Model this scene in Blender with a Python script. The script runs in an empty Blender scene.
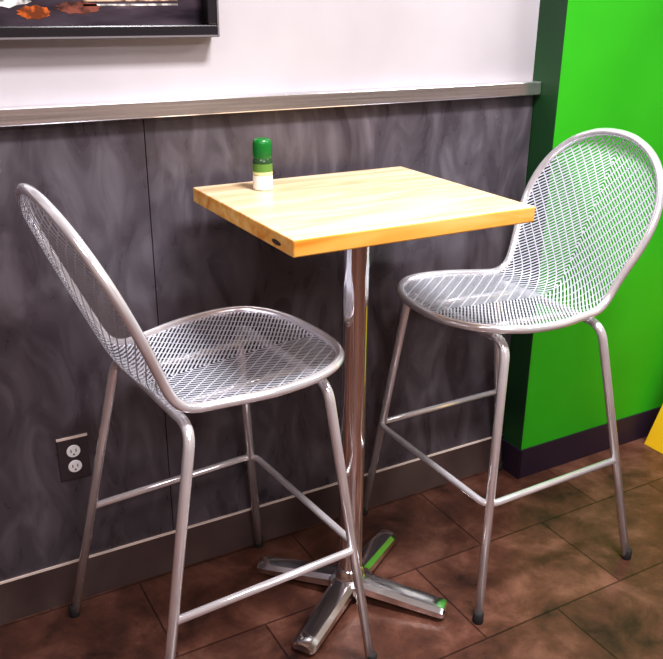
import bpy, bmesh, random
from math import *
from mathutils import Vector, Matrix
random.seed(3)
sc=bpy.context.scene
COL=sc.collection
# ---------------------------------------------------------------- materials
def mat(name,color=(.5,.5,.5),rough=.5,metal=0.,**kw):
    m=bpy.data.materials.new(name);m.use_nodes=True
    b=m.node_tree.nodes['Principled BSDF']
    b.inputs['Base Color'].default_value=(*color,1)
    b.inputs['Roughness'].default_value=rough
    b.inputs['Metallic'].default_value=metal
    for k,v in kw.items(): b.inputs[k].default_value=v
    return m
def N(m,t,**kw):
    n=m.node_tree.nodes.new(t)
    for k,v in kw.items():
        if k in n.inputs.keys(): n.inputs[k].default_value=v
        else: setattr(n,k,v)
    return n
def L(m,a,b): m.node_tree.links.new(a,b)
def ramp(m,fac,stops):
    r=N(m,'ShaderNodeValToRGB');e=r.color_ramp.elements
    while len(e)<len(stops): e.new(.5)
    for i,(p,c) in enumerate(stops):
        e[i].position=p;e[i].color=(*c,1)
    L(m,fac,r.inputs[0]);return r.outputs[0]
def coords(m,scale=(1,1,1),kind='Object'):
    t=N(m,'ShaderNodeTexCoord');mp=N(m,'ShaderNodeMapping')
    mp.inputs['Scale'].default_value=scale
    L(m,t.outputs[kind],mp.inputs[0]);return mp.outputs[0]
def noise_mat(name,stops,scale=(1,1,1),ns=5.,detail=6.,rough=.5,metal=0.,bump=0.,rvar=None,dist=0.):
    m=mat(name,(.5,.5,.5),rough,metal);b=m.node_tree.nodes['Principled BSDF']
    c=coords(m,scale);n=N(m,'ShaderNodeTexNoise')
    n.inputs['Scale'].default_value=ns;n.inputs['Detail'].default_value=detail
    n.inputs['Distortion'].default_value=dist
    L(m,c,n.inputs['Vector']);L(m,ramp(m,n.outputs['Fac'],stops),b.inputs['Base Color'])
    if rvar:
        r=N(m,'ShaderNodeMapRange');r.inputs['To Min'].default_value=rvar[0];r.inputs['To Max'].default_value=rvar[1]
        L(m,n.outputs['Fac'],r.inputs['Value']);L(m,r.outputs[0],b.inputs['Roughness'])
    if bump:
        bp=N(m,'ShaderNodeBump');bp.inputs['Strength'].default_value=bump;bp.inputs['Distance'].default_value=.01
        L(m,n.outputs['Fac'],bp.inputs['Height']);L(m,bp.outputs[0],b.inputs['Normal'])
    return m
M_white=noise_mat('plaster_white',[(.3,(.38,.355,.38)),(.7,(.47,.445,.475))],ns=2.5,rough=.6,bump=.05)
M_panel=noise_mat('dark_wood_panel',[(.28,(.045,.036,.045)),(.5,(.080,.069,.082)),(.75,(.145,.130,.150))],scale=(2.2,2,.9),ns=5,detail=12,rough=.30,bump=.10,rvar=(.20,.38),dist=1.3)
M_base=noise_mat('baseboard_vinyl',[(.3,(.060,.038,.036)),(.7,(.12,.085,.08))],ns=5,rough=.45)
M_bead=mat('bead_light',(.80,.68,.62),.4,.1)
M_ledge=noise_mat('brushed_aluminium',[(.3,(.62,.59,.61)),(.7,(.94,.91,.93))],scale=(1,20,60),ns=3,rough=.22,metal=.9,bump=.05)
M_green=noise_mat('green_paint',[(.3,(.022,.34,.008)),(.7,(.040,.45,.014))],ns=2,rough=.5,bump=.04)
M_green_shade=noise_mat('green_paint_shaded',[(.3,(.006,.040,.012)),(.7,(.015,.075,.02))],ns=3,rough=.5)  # green wall paint with the side face's shade put into the colour
M_dbase=mat('column_base_black',(.026,.014,.032),.5)
M_ceil=mat('ceiling_paint',(.6,.58,.56),.8)
M_owall=noise_mat('far_wall_paint',[(.3,(.22,.14,.10)),(.7,(.32,.21,.15))],ns=2,rough=.7)
# floor tiles
M_floor=mat('slate_tile',(.1,.05,.04),.34);b=M_floor.node_tree.nodes['Principled BSDF']
c=coords(M_floor)
br=N(M_floor,'ShaderNodeTexBrick');br.offset=.5;br.squash=1
for k,v in {'Scale':1.,'Mortar Size':.003,'Mortar Smooth':.3,'Brick Width':.46,'Row Height':.31,'Bias':0.}.items(): br.inputs[k].default_value=v
br.inputs['Color1'].default_value=(.76,.74,.74,1);br.inputs['Color2'].default_value=(1.15,1.08,1.05,1);br.inputs['Mortar'].default_value=(.38,.34,.34,1)
L(M_floor,c,br.inputs['Vector'])
n=N(M_floor,'ShaderNodeTexNoise');n.inputs['Scale'].default_value=6;n.inputs['Detail'].default_value=10;n.inputs['Distortion'].default_value=.3
n.inputs['Roughness'].default_value=.66
L(M_floor,c,n.inputs['Vector'])
cr=ramp(M_floor,n.outputs['Fac'],[(.32,(.030,.014,.012)),(.5,(.098,.043,.030)),(.70,(.20,.100,.074))])
mx=N(M_floor,'ShaderNodeMix');mx.data_type='RGBA';mx.blend_type='MULTIPLY';mx.inputs[0].default_value=1
L(M_floor,cr,mx.inputs[6]);L(M_floor,br.outputs['Color'],mx.inputs[7]);L(M_floor,mx.outputs[2],b.inputs['Base Color'])
bp=N(M_floor,'ShaderNodeBump');bp.inputs['Strength'].default_value=.3;bp.inputs['Distance'].default_value=.01
L(M_floor,n.outputs['Fac'],bp.inputs['Height']);L(M_floor,bp.outputs[0],b.inputs['Normal'])
# wood top
def wood(name,a,bb,cc):
    m=mat(name,a,.26);b=m.node_tree.nodes['Principled BSDF']
    c=coords(m,(1.2,9,9));n=N(m,'ShaderNodeTexNoise');n.inputs['Scale'].default_value=3;n.inputs['Detail'].default_value=7;n.inputs['Distortion'].default_value=.6
    L(m,c,n.inputs['Vector'])
    L(m,ramp(m,n.outputs['Fac'],[(.28,a),(.5,bb),(.75,cc)]),b.inputs['Base Color'])
    return m
M_top=wood('maple_top',(.56,.38,.21),(.72,.54,.34),(.82,.70,.52))
M_edge=wood('maple_edge',(.66,.25,.03),(.82,.42,.09),(.90,.60,.22))
M_knot=mat('knot',(.05,.02,.01),.7)
M_chrome=noise_mat('polished_steel',[(.3,(.84,.83,.86)),(.7,(.95,.93,.95))],ns=8,rough=.10,metal=1.)
M_satin=noise_mat('polished_cast_steel',[(.3,(.78,.77,.80)),(.7,(.93,.92,.95))],ns=12,rough=.15,metal=1.)
M_blackm=mat('black_cast_iron',(.015,.015,.017),.35,.4)
M_tube=noise_mat('satin_silver_tube',[(.3,(.84,.82,.87)),(.7,(.98,.96,1.))],ns=14,rough=.17,metal=.65)
M_cap=mat('foot_rubber',(.02,.02,.02),.7)
# mesh shell with short diagonal slots mirrored about the middle (chevron)
M_perf=mat('slotted_steel_mesh',(.74,.77,.86),.36,.35)
nt=M_perf.node_tree;b=nt.nodes['Principled BSDF'];out=nt.nodes['Material Output']
uv=N(M_perf,'ShaderNodeTexCoord');sp=N(M_perf,'ShaderNodeSeparateXYZ');L(M_perf,uv.outputs['UV'],sp.inputs[0])
def mth(op,a,bv=None):
    n=N(M_perf,'ShaderNodeMath',operation=op)
    for i,q in enumerate((a,bv)):
        if q is None: continue
        if isinstance(q,(int,float)): n.inputs[i].default_value=q
        else: L(M_perf,q,n.inputs[i])
    return n.outputs[0]
ax=mth('ABSOLUTE',sp.outputs[0])
A_=mth('ADD',mth('MULTIPLY',ax,.62),mth('MULTIPLY',sp.outputs[1],.78))
B_=mth('SUBTRACT',mth('MULTIPLY',ax,.78),mth('MULTIPLY',sp.outputs[1],.62))
s1=mth('ABSOLUTE',mth('SINE',mth('MULTIPLY',A_,pi/.0085)));s2=mth('ABSOLUTE',mth('SINE',mth('MULTIPLY',B_,pi/.024)))
hole=mth('MULTIPLY',mth('GREATER_THAN',s1,.70),mth('GREATER_THAN',s2,.22))
tr=N(M_perf,'ShaderNodeBsdfTransparent');ms=N(M_perf,'ShaderNodeMixShader')
L(M_perf,hole,ms.inputs[0]);L(M_perf,b.outputs[0],ms.inputs[1]);L(M_perf,tr.outputs[0],ms.inputs[2]);L(M_perf,ms.outputs[0],out.inputs[0])
# ---------------------------------------------------------------- mesh helpers
def empty(name,loc=(0,0,0),rz=0):
    e=bpy.data.objects.new(name,None);e.empty_display_size=.1
    e.location=loc;e.rotation_euler=(0,0,rz);COL.objects.link(e);return e
def obj(name,bm,mats,parent=None,smooth=False,bevel=0,seg=2):
    me=bpy.data.meshes.new(name);bmesh.ops.recalc_face_normals(bm,faces=bm.faces);bm.to_mesh(me);bm.free()
    o=bpy.data.objects.new(name,me);COL.objects.link(o)
    for m in (mats if isinstance(mats,(list,tuple)) else [mats]): me.materials.append(m)
    if smooth:
        for p in me.polygons:p.use_smooth=True
    if bevel:
        md=o.modifiers.new('bevel','BEVEL');md.width=bevel;md.segments=seg;md.limit_method='ANGLE'
    if parent:o.parent=parent
    return o
def box(name,x0,x1,y0,y1,z0,z1,m,parent=None,bevel=0):
    bm=bmesh.new();bmesh.ops.create_cube(bm,size=1)
    for v in bm.verts:
        v.co=Vector(((x0+x1)/2+v.co.x*(x1-x0),(y0+y1)/2+v.co.y*(y1-y0),(z0+z1)/2+v.co.z*(z1-z0)))
    return obj(name,bm,m,parent,bevel=bevel)
def lathe(name,prof,m,parent=None,loc=(0,0,0),seg=40,axis='Z',smooth=True,matfn=None):
    bm=bmesh.new();rings=[]
    for r,z in prof:
        ring=[]
        for i in range(seg):
            a=2*pi*i/seg
            if axis=='Z': co=(loc[0]+r*cos(a),loc[1]+r*sin(a),loc[2]+z)
            else: co=(loc[0]+r*cos(a),loc[1]+z,loc[2]+r*sin(a))
            ring.append(bm.verts.new(co))
        rings.append(ring)
    for j in range(len(rings)-1):
        for i in range(seg):
            f=bm.faces.new((rings[j][i],rings[j][(i+1)%seg],rings[j+1][(i+1)%seg],rings[j+1][i]))
            if matfn:f.material_index=matfn(j)
    bm.faces.new(rings[0]);f=bm.faces.new(rings[-1])
    if matfn:f.material_index=matfn(len(rings)-2)
    o=obj(name,bm,m,parent,smooth=smooth)
    if smooth:
        for p in o.data.polygons:
            if len(p.vertices)>4:p.use_smooth=False
        e=o.modifiers.new('es','EDGE_SPLIT');e.split_angle=radians(40)
    return o
def fillet(pts,r,n=7):
    pts=[Vector(p) for p in pts];res=[pts[0]]
    for i in range(1,len(pts)-1):
        p=pts[i];a=(pts[i-1]-p);c=(pts[i+1]-p);rr=min(r,a.length*.45,c.length*.45)
        A=p+a.normalized()*rr;C=p+c.normalized()*rr
        for k in range(n+1):
            t=k/n;res.append(A*(1-t)**2+p*2*t*(1-t)+C*t*t)
    res.append(pts[-1]);return res
def tube(name,pts,r,m,parent=None,closed=False,seg=12):
    pts=[Vector(p) for p in pts];bm=bmesh.new();n=len(pts);rings=[]
    up=None
    for i,p in enumerate(pts):
        if closed: t=(pts[(i+1)%n]-pts[i-1]).normalized()
        else: t=(pts[min(i+1,n-1)]-pts[max(i-1,0)]).normalized()
        if up is None:
            up=t.orthogonal().normalized()
        up=(up-t*up.dot(t)).normalized();s=t.cross(up)
        rings.append([bm.verts.new(p+(up*cos(2*pi*k/seg)+s*sin(2*pi*k/seg))*r) for k in range(seg)])
    for j in range(n if closed else n-1):
        A=rings[j];B=rings[(j+1)%n];off=0
        if closed and j==n-1:
            off=min(range(seg),key=lambda q:(A[0].co-B[q].co).length)
        for k in range(seg):
            bm.faces.new((A[k],A[(k+1)%seg],B[(k+1+off)%seg],B[(k+off)%seg]))
    if not closed:
        bm.faces.new(rings[0]);bm.faces.new(rings[-1])
    return obj(name,bm,m,parent,smooth=True)
# ---------------------------------------------------------------- room
WY=1.872;XC=1.720;YC=1.780
XL,XR,YF,ZC=-2.5,4.2,-3.2,2.8
box('floor',XL,XR,YF,2.1,-.1,0,M_floor)
box('ceiling',XL,XR,YF,2.1,ZC,ZC+.1,M_ceil)
box('wall_back',XL,XC+.05,1.885,2.1,0,ZC,M_white)
box('wall_left',XL-.1,XL,YF,2.1,0,ZC,M_owall)
box('wall_right',XR,XR+.1,YF,2.1,0,ZC,M_owall)
box('wall_front',XL,XR,YF-.1,YF,0,ZC,M_owall)
# green wall section standing proud of the back wall
gw=empty('wall_green')
box('green_face',XC,XR,YC,2.1,0,ZC,M_green,gw)
box('shaded_return',XC-.003,XC,YC,1.885,0,ZC,M_green_shade,gw)  # thin skin on the side face, its shade painted as darker green
bg=empty('baseboard_green')
box('base_face',XC-.006,XR,YC-.006,YC,0,.105,M_dbase,bg)
box('base_return',XC-.009,XC-.003,YC-.006,1.868,0,.105,M_dbase,bg)
pn=empty('wall_panelling')
xs=[XL,-.65,.569,XC-.004]
for i in range(3):
    box('panel_%d'%(i+1),xs[i]+.0012,xs[i+1]-.0012,WY,1.884,.0,1.23,M_panel,pn)
box('baseboard_back',XL,XC-.01,WY-.004,WY,0,.119,M_base)
box('trim_1',XL,XC-.01,WY-.006,WY,.119,.1235,M_bead)
box('trim_2',XL,XC-.004,1.845,1.885,1.221,1.258,M_ledge,bevel=.003)
# outlet
oe=empty('wall_outlet',(.332,WY,.416))
box('plate',-.037,.037,-.004,0,-.058,.058,mat('plate_dark',(.05,.038,.045),.3),oe,bevel=.002)
box('plate_top',-.037,.037,-.0055,0,.055,.060,M_bead,oe)
Mw=mat('socket_white',(.85,.85,.87),.4);Mk=mat('slot_black',(.01,.01,.01),.6)
for i,z in enumerate((.021,-.021)):
    lathe('socket_%d'%(i+1),[(.0165,-.004),(.0165,-.006),(.015,-.007)],Mw,oe,(0,0,z),24,'Y')
    for sx_ in (-.006,.006): box('slot',sx_-.001,sx_+.001,-.0076,-.0068,z-.002,z+.006,Mk,oe)
    lathe('ground_pin',[(.0022,-.0068),(.0022,-.0076)],Mk,oe,(0,0,z-.008),12,'Y')
# framed picture
fr=empty('framed_picture')
X0,X1,Z0,Z1=-.15,.746,1.389,1.95;fy=1.838
Mf=mat('frame_black',(.02,.018,.022),.22)
Mfe=mat('frame_lip',(.35,.33,.36),.25,.6)
fw=.026
box('frame_bottom',X0,X1,fy,1.885,Z0,Z0+fw,Mf,fr,.003)
box('frame_top',X0,X1,fy,1.885,Z1-fw,Z1,Mf,fr,.003)
box('frame_left',X0,X0+fw,fy,1.885,Z0+fw,Z1-fw,Mf,fr,.003)
box('frame_right',X1-fw,X1,fy,1.885,Z0+fw,Z1-fw,Mf,fr,.003)
box('lip_bottom',X0+.004,X1-.004,fy-.002,fy+.001,Z0+.001,Z0+.005,Mfe,fr)
box('lip_right',X1-.005,X1-.001,fy-.002,fy+.001,Z0+.001,Z1-.002,Mfe,fr)
box('picture_sheet',X0+fw,X1-fw,1.874,1.884,Z0+fw,Z1-fw,noise_mat('print_dark',[(.35,(.015,.011,.018)),(.6,(.06,.045,.06)),(.75,(.18,.13,.14))],scale=(1,1,5),ns=5,rough=.25),fr)
def patch(name,pts,col,yy=1.8735):
    bm=bmesh.new();bm.faces.new([bm.verts.new((x,yy,z)) for x,z in pts])
    c2=tuple(v*.2 for v in col)
    return obj(name,bm,noise_mat(name+'_print',[(.40,c2),(.60,col)],ns=45,rough=.4),fr)
def ell(cx,cz,a,bb,n=28): return [(cx+a*cos(2*pi*i/n)*(1+.15*sin(3*i)),cz+bb*sin(2*pi*i/n)*(1+.15*cos(2*i))) for i in range(n)]
patch('print_orange',ell(.360,1.440,.032,.013),(.70,.15,.02))
patch('print_plate',ell(.30,1.468,.06,.018),(.80,.78,.78),1.8732)
patch('print_brown',ell(.45,1.449,.045,.012),(.20,.06,.04))
for i in range(7):
    z=1.452+i*.009
    patch('print_slat_%d'%(i+1),[(.46,z),(.665,z+.002),(.665,z+.006),(.46,z+.004)],(.62,.42,.30) if i%2 else (.88,.82,.78))
# ---------------------------------------------------------------- bar table
TX,TY=.9393,1.555;W,D=.572,.511
tb=empty('bar_table',(TX,TY,0))
bm=bmesh.new();bmesh.ops.create_cube(bm,size=1)
for v in bm.verts: v.co=Vector((v.co.x*W,v.co.y*D,1.067-.017+v.co.z*.034))
for f in bm.faces:
    f.normal_update();f.material_index=0 if f.normal.z>.5 else 1
obj('table_top',bm,[M_top,M_edge],tb,bevel=.003)
kn=bmesh.new();kn.faces.new([kn.verts.new((-W/2-.0006,-.185+.020*cos(a*pi/8),1.046+.005*sin(a*pi/8))) for a in range(16)]);obj('side_knot',kn,M_knot,tb)
box('mounting_plate',-.12,.12,-.12,.12,1.025,1.033,M_blackm,tb,.002)
for i in range(2):
    o=box('spider_arm_%d'%(i+1),-.17,.17,-.018,.018,1.012,1.026,M_blackm,tb,.003);o.rotation_euler=(0,0,pi/4+i*pi/2)
lathe('column',[(.045,1.012),(.045,.998),(.031,.994),(.031,.14),(.031,.075)],M_chrome,tb,seg=48)
lathe('column_collar',[(.0315,.088),(.036,.084),(.040,.062),(.056,.054),(.060,.04),(.055,.028)],M_satin,tb,seg=48)
ad=atan2(D,W)
for i,a in enumerate((ad,pi-ad,pi+ad,-ad)):
    a-=radians(8)
    bm=bmesh.new();secs=[]
    for t in [0,.15,.35,.6,.85,.95,.985,1.]:
        x=.025+t*.237;wv=.034-.003*t;top=.062-.026*t;bot=.032-.020*t
        if t>.9: wv*={.95:.97,.985:.88,1.:.72}[t];top-={.95:0,.985:.002,1.:.006}[t]
        pr_=[(-wv,bot),(-wv*.98,top-.010),(-wv*.62,top-.001),(0,top+.0012),(wv*.62,top-.001),(wv*.98,top-.010),(wv,bot)]
        secs.append([bm.verts.new((x,p[0],p[1])) for p in pr_])
    for A,B in zip(secs,secs[1:]):
        for q in range(7): bm.faces.new((A[q],A[(q+1)%7],B[(q+1)%7],B[q]))
    bm.faces.new(secs[0]);bm.faces.new(secs[-1])
    o=obj('base_arm_%d'%(i+1),bm,M_satin,tb,smooth=True);o.rotation_euler=(0,0,a)
    e=o.modifiers.new('es','EDGE_SPLIT');e.split_angle=radians(28)
    lathe('base_glide_%d'%(i+1),[(.017,0),(.019,.006),(.012,.01),(.012,.022)],M_cap,tb,(cos(a)*.235,sin(a)*.235,0),20)
# ---------------------------------------------------------------- seasoning shaker
sh=empty('seasoning_shaker',(.7866,1.7148,1.067))
Mlab=mat('label_green',(.10,.22,.04),.4);Mpw=mat('white_salt',(.86,.86,.84),.5);Mcap=noise_mat('cap_green',[(.3,(.005,.13,.02)),(.7,(.01,.18,.03))],ns=20,rough=.3)
Myl=mat('label_cream',(.70,.68,.35),.4)
lathe('body',[(.019,0),(.0222,.003),(.0225,.034),(.0225,.035),(.0225,.042),(.0225,.060),(.0222,.066),(.019,.072)],[Mpw,Mlab,Myl,mat('bottle_dark',(.03,.07,.03),.2)],sh,seg=36,
      matfn=lambda j:[0,0,3,2,1,3,3][min(j,6)])
lathe('cap',[(.0195,.071),(.0205,.074),(.0208,.104),(.019,.111),(.015,.114)],Mcap,sh,seg=36)
for i in range(24):
    a=2*pi*i/24
    o=box('cap_rib_%d'%(i+1),-.0006,.0006,-.0004,.0006,.077,.102,Mcap,sh);o.location=(cos(a)*.0208,sin(a)*.0208,0);o.rotation_euler=(0,0,a)
# ---------------------------------------------------------------- bar chairs
AF,AB,B0=.2557,-.280,.275
A2F,A2B,B2=.1744,-.130,.198
HS,HF=.736,.3208
SL=.853
def wid(s):
    ss=lambda a,b_,t:a+(b_-a)*(.5-.5*cos(pi*min(max(t,0),1)))
    if s<.20: return .227*(max(0,1-((.20-s)/.20)**2.6))**(1/2.4)
    if s<.43: return ss(.227,.188,(s-.20)/.23)
    if s<.64: return ss(.188,.222,(s-.43)/.21)
    return .222*(max(0,1-((s-.64)/(SL-.64))**2.15))**(1/2.1)
def theta(s):
    if s<.1: return .16*(1-s/.1)-.06*s/.1
    if s<.36: return -.06
    if s<.47:
        t=(s-.36)/.11;return -.06+1.22*(.5-.5*cos(pi*t))
    return 1.16
prof=[];x,z,s=.272,.756,0.;ds=.001
while s<=SL+1e-9:
    prof.append((x,z,theta(s)));t=theta(s);x-=cos(t)*ds;z+=sin(t)*ds;s+=ds
def surf(s,u):
    i=min(int(round(s/ds)),len(prof)-1);x,z,t=prof[i];w=wid(s)
    k=min(max((s-.38)/.1,0),1);dep=(.014+.016*k)*min(1,w/.15)
    o=-dep*(1-u*u)
    return Vector((x+sin(t)*o,u*w,z+cos(t)*o))
def chair(name,cx,cy,yaw):
    e=empty(name,(cx,cy,0),yaw)
    NS,NU=90,24
    sv=[SL*(.5-.5*cos(pi*i/NS)) for i in range(NS+1)]
    bm=bmesh.new();uvl=bm.loops.layers.uv.new('UVMap');rows=[];uvm={}
    for i,s in enumerate(sv):
        if i in(0,NS): s=s+(1e-4 if i==0 else -1e-4)
        row=[]
        for j in range(NU+1):
            u=-1+2*j/NU;v=bm.verts.new(surf(s,u));uvm[v]=(u*wid(s),s);row.append(v)
        rows.append(row)
    for A,B in zip(rows,rows[1:]):
        for j in range(NU):
            f=bm.faces.new((A[j],A[j+1],B[j+1],B[j]))
            for l in f.loops:l[uvl].uv=uvm[l.vert]
    obj('mesh_shell',bm,M_perf,e,smooth=True)
    rim=[surf(s,1) for s in sv[1:-1]]+[surf(SL,0)]+[surf(s,-1) for s in reversed(sv[1:-1])]+[surf(0,0)]
    tube('rim_frame',rim,.0105,M_tube,e,closed=True)
    def leg(fr_,sd,z):
        t=z/HS;a0,a1=(AF,A2F) if fr_ else (AB,A2B)
        return Vector((a0+(a1-a0)*t,sd*(B0+(B2-B0)*t),z))
    for nm,f_ in (('front',1),('back',0)):
        zt=HS-.010-(0 if f_ else .014)
        pts=[leg(f_,-1,.012),leg(f_,-1,zt),leg(f_,1,zt),leg(f_,1,.012)]
        tube('legs_'+nm,fillet(pts,.045,9),.0115,M_tube,e)
        for sd in(-1,1):
            p=leg(f_,sd,0)
            lathe('foot_cap',[(.0125,0),(.0135,.004),(.0135,.028),(.0118,.030)],M_cap,e,(p.x,p.y,0),16)
    for sd in(-1,1):
        tube('seat_stretcher',[(A2F,sd*.10,HS-.010),(A2B,sd*.10,HS-.024)],.008,M_tube,e)
    o=.012
    fl=leg(1,1,HF);bl=leg(0,1,HF)
    pts=[(bl.x,-bl.y,HF),(fl.x+o,-fl.y-.004,HF),(fl.x+o,fl.y+.004,HF),(bl.x,bl.y,HF)]
    tube('footrest',fillet(pts,.035,7),.009,M_tube,e)
    return e
chair('bar_chair',.578,1.562,.0756)
chair('bar_chair.001',1.420,1.576,pi+.01)
# ---------------------------------------------------------------- yellow floor sign (only its edge reaches the photo)
ws=empty('wet_floor_sign',(2.48,1.60,0))
My=mat('sign_yellow',(.85,.52,.02),.45)
for i,sg in enumerate((-1,1)):
    bm=bmesh.new()
    q=[(-.215,-.14,0),(-.215,.14,0),(-.012,.10,.60),(-.012,-.10,.60)]
    A=[bm.verts.new((x_*sg*-1,y_,z_)) for x_,y_,z_ in q];B=[bm.verts.new((x_*sg*-1+.012*sg*-1,y_,z_)) for x_,y_,z_ in q]
    bm.faces.new(A);bm.faces.new(B)
    for j in range(4): bm.faces.new((A[j],A[(j+1)%4],B[(j+1)%4],B[j]))
    obj('sign_panel_%d'%(i+1),bm,My,ws,bevel=.003)
box('sign_hinge',-.02,.02,-.06,.06,.59,.62,My,ws,.004)
# ---------------------------------------------------------------- lights
def area(name,loc,sx_,sy_,P,col,rot=(0,0,0)):
    l=bpy.data.lights.new(name,'AREA');l.shape='RECTANGLE';l.size=sx_;l.size_y=sy_;l.energy=P;l.color=col
    o=bpy.data.objects.new(name,l);o.location=loc;o.rotation_euler=rot;COL.objects.link(o)
area('ceiling_light_main',(1.05,.75,2.74),.5,.3,72,(1,.97,.98))
area('ceiling_light_right',(3.0,.3,2.74),.9,.6,42,(1,.97,.93))
area('ceiling_light_left',(-1.0,.0,2.74),.9,.6,26,(1,.86,.83))
area('ceiling_light_rear',(.4,-1.6,2.74),1.6,.8,62,(.98,.95,1.))
w=bpy.data.worlds.new('World');sc.world=w;w.use_nodes=True
w.node_tree.nodes['Background'].inputs[0].default_value=(.8,.8,.9,1);w.node_tree.nodes['Background'].inputs[1].default_value=.3
for att,val in (('view_transform','Standard'),('look','Medium High Contrast'),('exposure',.08)):
    try: setattr(sc.view_settings,att,val)
    except Exception as ex: print('view',att,ex)
# ---------------------------------------------------------------- camera
f,pt,ro,yaw,H=836.15,.3770,.0083,1.0570,1.4708
F=Vector((cos(yaw)*cos(pt),sin(yaw)*cos(pt),-sin(pt)));R=Vector((sin(yaw),-cos(yaw),0));U=R.cross(F)
R2=R*cos(ro)+U*sin(ro);U2=-R*sin(ro)+U*cos(ro)
cd=bpy.data.cameras.new('camera');cam=bpy.data.objects.new('camera',cd);COL.objects.link(cam)
cd.sensor_fit='HORIZONTAL';cd.sensor_width=36;cd.lens=36*f/663;cd.clip_start=.02
m=Matrix.Identity(4)
for i in range(3): m[i][0]=R2[i];m[i][1]=U2[i];m[i][2]=-F[i]
m[2][3]=H;cam.matrix_world=m
sc.camera=cam
